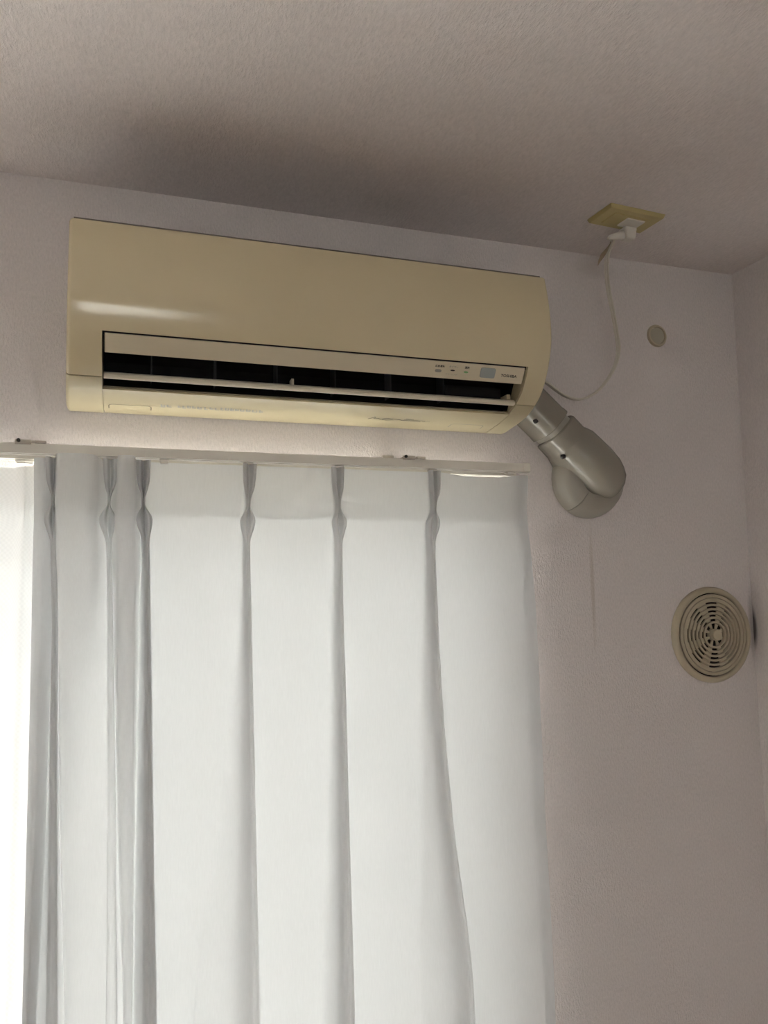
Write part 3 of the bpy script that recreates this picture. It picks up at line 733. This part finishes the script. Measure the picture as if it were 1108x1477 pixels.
# (fraction across, share of the bow) near the heading -> lower down
SHAPE = {1: [((.03, .55), (.02, .40)), ((.08, .95), (.07, .62)), ((.45, 1.0), (.22, .55)), ((.78, .85), (.48, .26)), ((.86, .32), (.78, .06))],
         2: [((.16, .40), (.10, .30)), ((.20, .86), (.16, .80)), ((.50, 1.0), (.46, 1.0)), ((.80, .86), (.78, .80)), ((.84, .40), (.84, .30))]}
ZD = [-z for z in ZZ]
def P10(a, z): return pchip(ZD, a, -z)
def plan(z):
    pts = [(P10(LEFT, z), Y0-0.002)]
    prev = (P10(LEFT, z), Y0-0.002)
    for i in range(7):
        if i < 6:
            p = PLEATS[i]; x = P10(p['x'], z); wd = P10(p['w'], z); n = P10(p['n'], z); d = P10(p['d'], z); wl = P10(p['wl'], z); k = P10(p['k'], z)
            left = (x-n-wl, Y0)
        else:
            left = (P10(RIGHT, z), Y0)
        b = P10(BOW[i], z); L_ = left[0]-prev[0]; e = P10(LOW, z)
        for (t0, q0), (t1, q1) in SHAPE[i] if i in SHAPE else FLAT:
            t = t0+(t1-t0)*e; q = q0+(q1-q0)*e
            pts.append((prev[0]+L_*t, prev[1]+(left[1]-prev[1])*t-b*q))
        pts.append(left)
        if i < 6:
            pts += [(x-wd*.42-wl*.45, Y0-.40*d), (x-wd*.5-wl*.05, Y0-.86*d), (x-wd*.22, Y0-d), (x, Y0-d+k), (x+wd*.24, Y0-d), (x+wd*.5, Y0-.86*d), (x+wd*.36, Y0-.42*d)]
            prev = (x+n*0.7, Y0); pts.append(prev)
    return pts
def wrinkle(x, z):
    env = min(1, max(0, (1.85-z)/0.2))
    return 0.0012*env*(math.sin(23*x+3.1*z+0.7)+0.6*math.sin(47*x-5*z)) + 0.004*math.exp(-(((x-0.645)/0.035)**2+((z-1.53)/0.022)**2))*(1 if z < 1.535 else 0.6)
zs = list(np.linspace(1.905, 1.76, 26))+list(np.linspace(1.75, 1.0, 40))+list(np.linspace(0.95, 0.03, 8))
NSAMP = 5
def grid(zs_, sel=None, push=0.0):
    v = []; f = []; m = None
    for z in zs_:
        c = crom(plan(z), NSAMP)
        if sel: c = c[sel[0]:sel[1]]
        m = len(c)
        for i, (x, y) in enumerate(c):
            a = c[max(i-1, 0)]; b_ = c[min(i+1, m-1)]; tx, ty = b_[0]-a[0], b_[1]-a[1]; l = math.hypot(tx, ty) or 1
            zz = z
            if z > 1.85:                               # top edge sags a little between hooks at the right end
                zz = z-0.006*math.sin(math.pi*min(1, max(0, (x-0.53)/0.15)))*(z-1.85)/0.055
            v.append((x-ty/l*push, y+tx/l*push+wrinkle(x, z), zz))
    for r in range(len(zs_)-1):
        for i in range(m-1): f.append((r*m+i, r*m+i+1, (r+1)*m+i+1, (r+1)*m+i))
    return v, f
dr = thing('drape_curtain', (0.3, Y0, 0.03), 'white opaque curtain with pinch pleats hanging from the front rail', 'curtain')
v, f = grid(zs); fab = mesh_obj('drape_fabric', v, f, M_drape, dr, smooth=True)
zt = [z for z in zs if z > 1.816]
v, f = grid(zt, None, 0.0018); mesh_obj('heading_tape', v, f, M_tape, dr, smooth=True)
ncol = len(crom(plan(1.5), NSAMP))
# inner ply of the packed pleat
for i in (2,):
    a = (1+i*14+5)*NSAMP
    v, f = grid(zs, (a, a+7*NSAMP), 0.0020); mesh_obj('pleat_ply', v, f, M_drape, dr, smooth=True)
v, f = grid(zs, (0, 13*NSAMP), 0.0016); mesh_obj('side_hem', v, f, M_drape, dr, smooth=True)
v, f = grid(zs, (ncol-1-NSAMP, ncol), 0.0016); mesh_obj('side_hem', v, f, M_drape, dr, smooth=True)

# ------------------------------------------------------------------ lace curtain against the window
lc = thing('lace_curtain', (-0.3, -0.045, 0.03), 'sheer white lace curtain with diamond mesh hanging from the rear rail', 'curtain')
LX0, LX1 = -0.46, 0.70
lpl = [float(at(36, 740, 1, -0.06)[0])+0.135*k for k in range(-2, 7)]
def lace_plan(z):
    t = min(1, max(0, (1.9-z)/0.3)); pts = []
    n = 900
    pinch = math.exp(-((z-1.825)/0.016)**2)
    for i in range(n+1):
        x = LX0+(LX1-LX0)*i/n; y = -0.045; sx = 0
        for p in lpl:
            u = (x-p)
            wd = 0.010-0.006*pinch+0.006*t
            g = math.exp(-(u/wd)**2)
            y -= (0.018+0.012*t)*g
            sx += -u*0.35*pinch*math.exp(-(u/0.02)**2)
        y -= 0.004*t*math.sin(x*46+1.0)
        pts.append((x+sx, y))
    return pts
def lace_grid(zs_, push):
    v = []; f = []; uv = []
    for z in zs_:
        c = lace_plan(z); m = len(c); s = 0
        for i, (x, y) in enumerate(c):
            if i: s += math.hypot(x-c[i-1][0], y-c[i-1][1])
            v.append((x, y+push, z)); uv.append((s, z))
    for r in range(len(zs_)-1):
        for i in range(m-1): f.append((r*m+i, r*m+i+1, (r+1)*m+i+1, (r+1)*m+i))
    return v, f, uv
def lace_part(name, zs_, push, mat):
    v, f, uv = lace_grid(zs_, push); o = mesh_obj(name, v, f, mat, lc, smooth=True)
    ul = o.data.uv_layers.new(name='UVMap')
    for lp in o.data.loops: ul.data[lp.index].uv = uv[lp.vertex_index]
    return o
lace_part('lace_fabric', list(np.linspace(1.898, 1.74, 18))+list(np.linspace(1.70, 1.0, 8))+[0.6, 0.03], 0, M_lace)
lace_part('heading_band', list(np.linspace(1.898, 1.745, 18)), 0.0025, M_lace2)
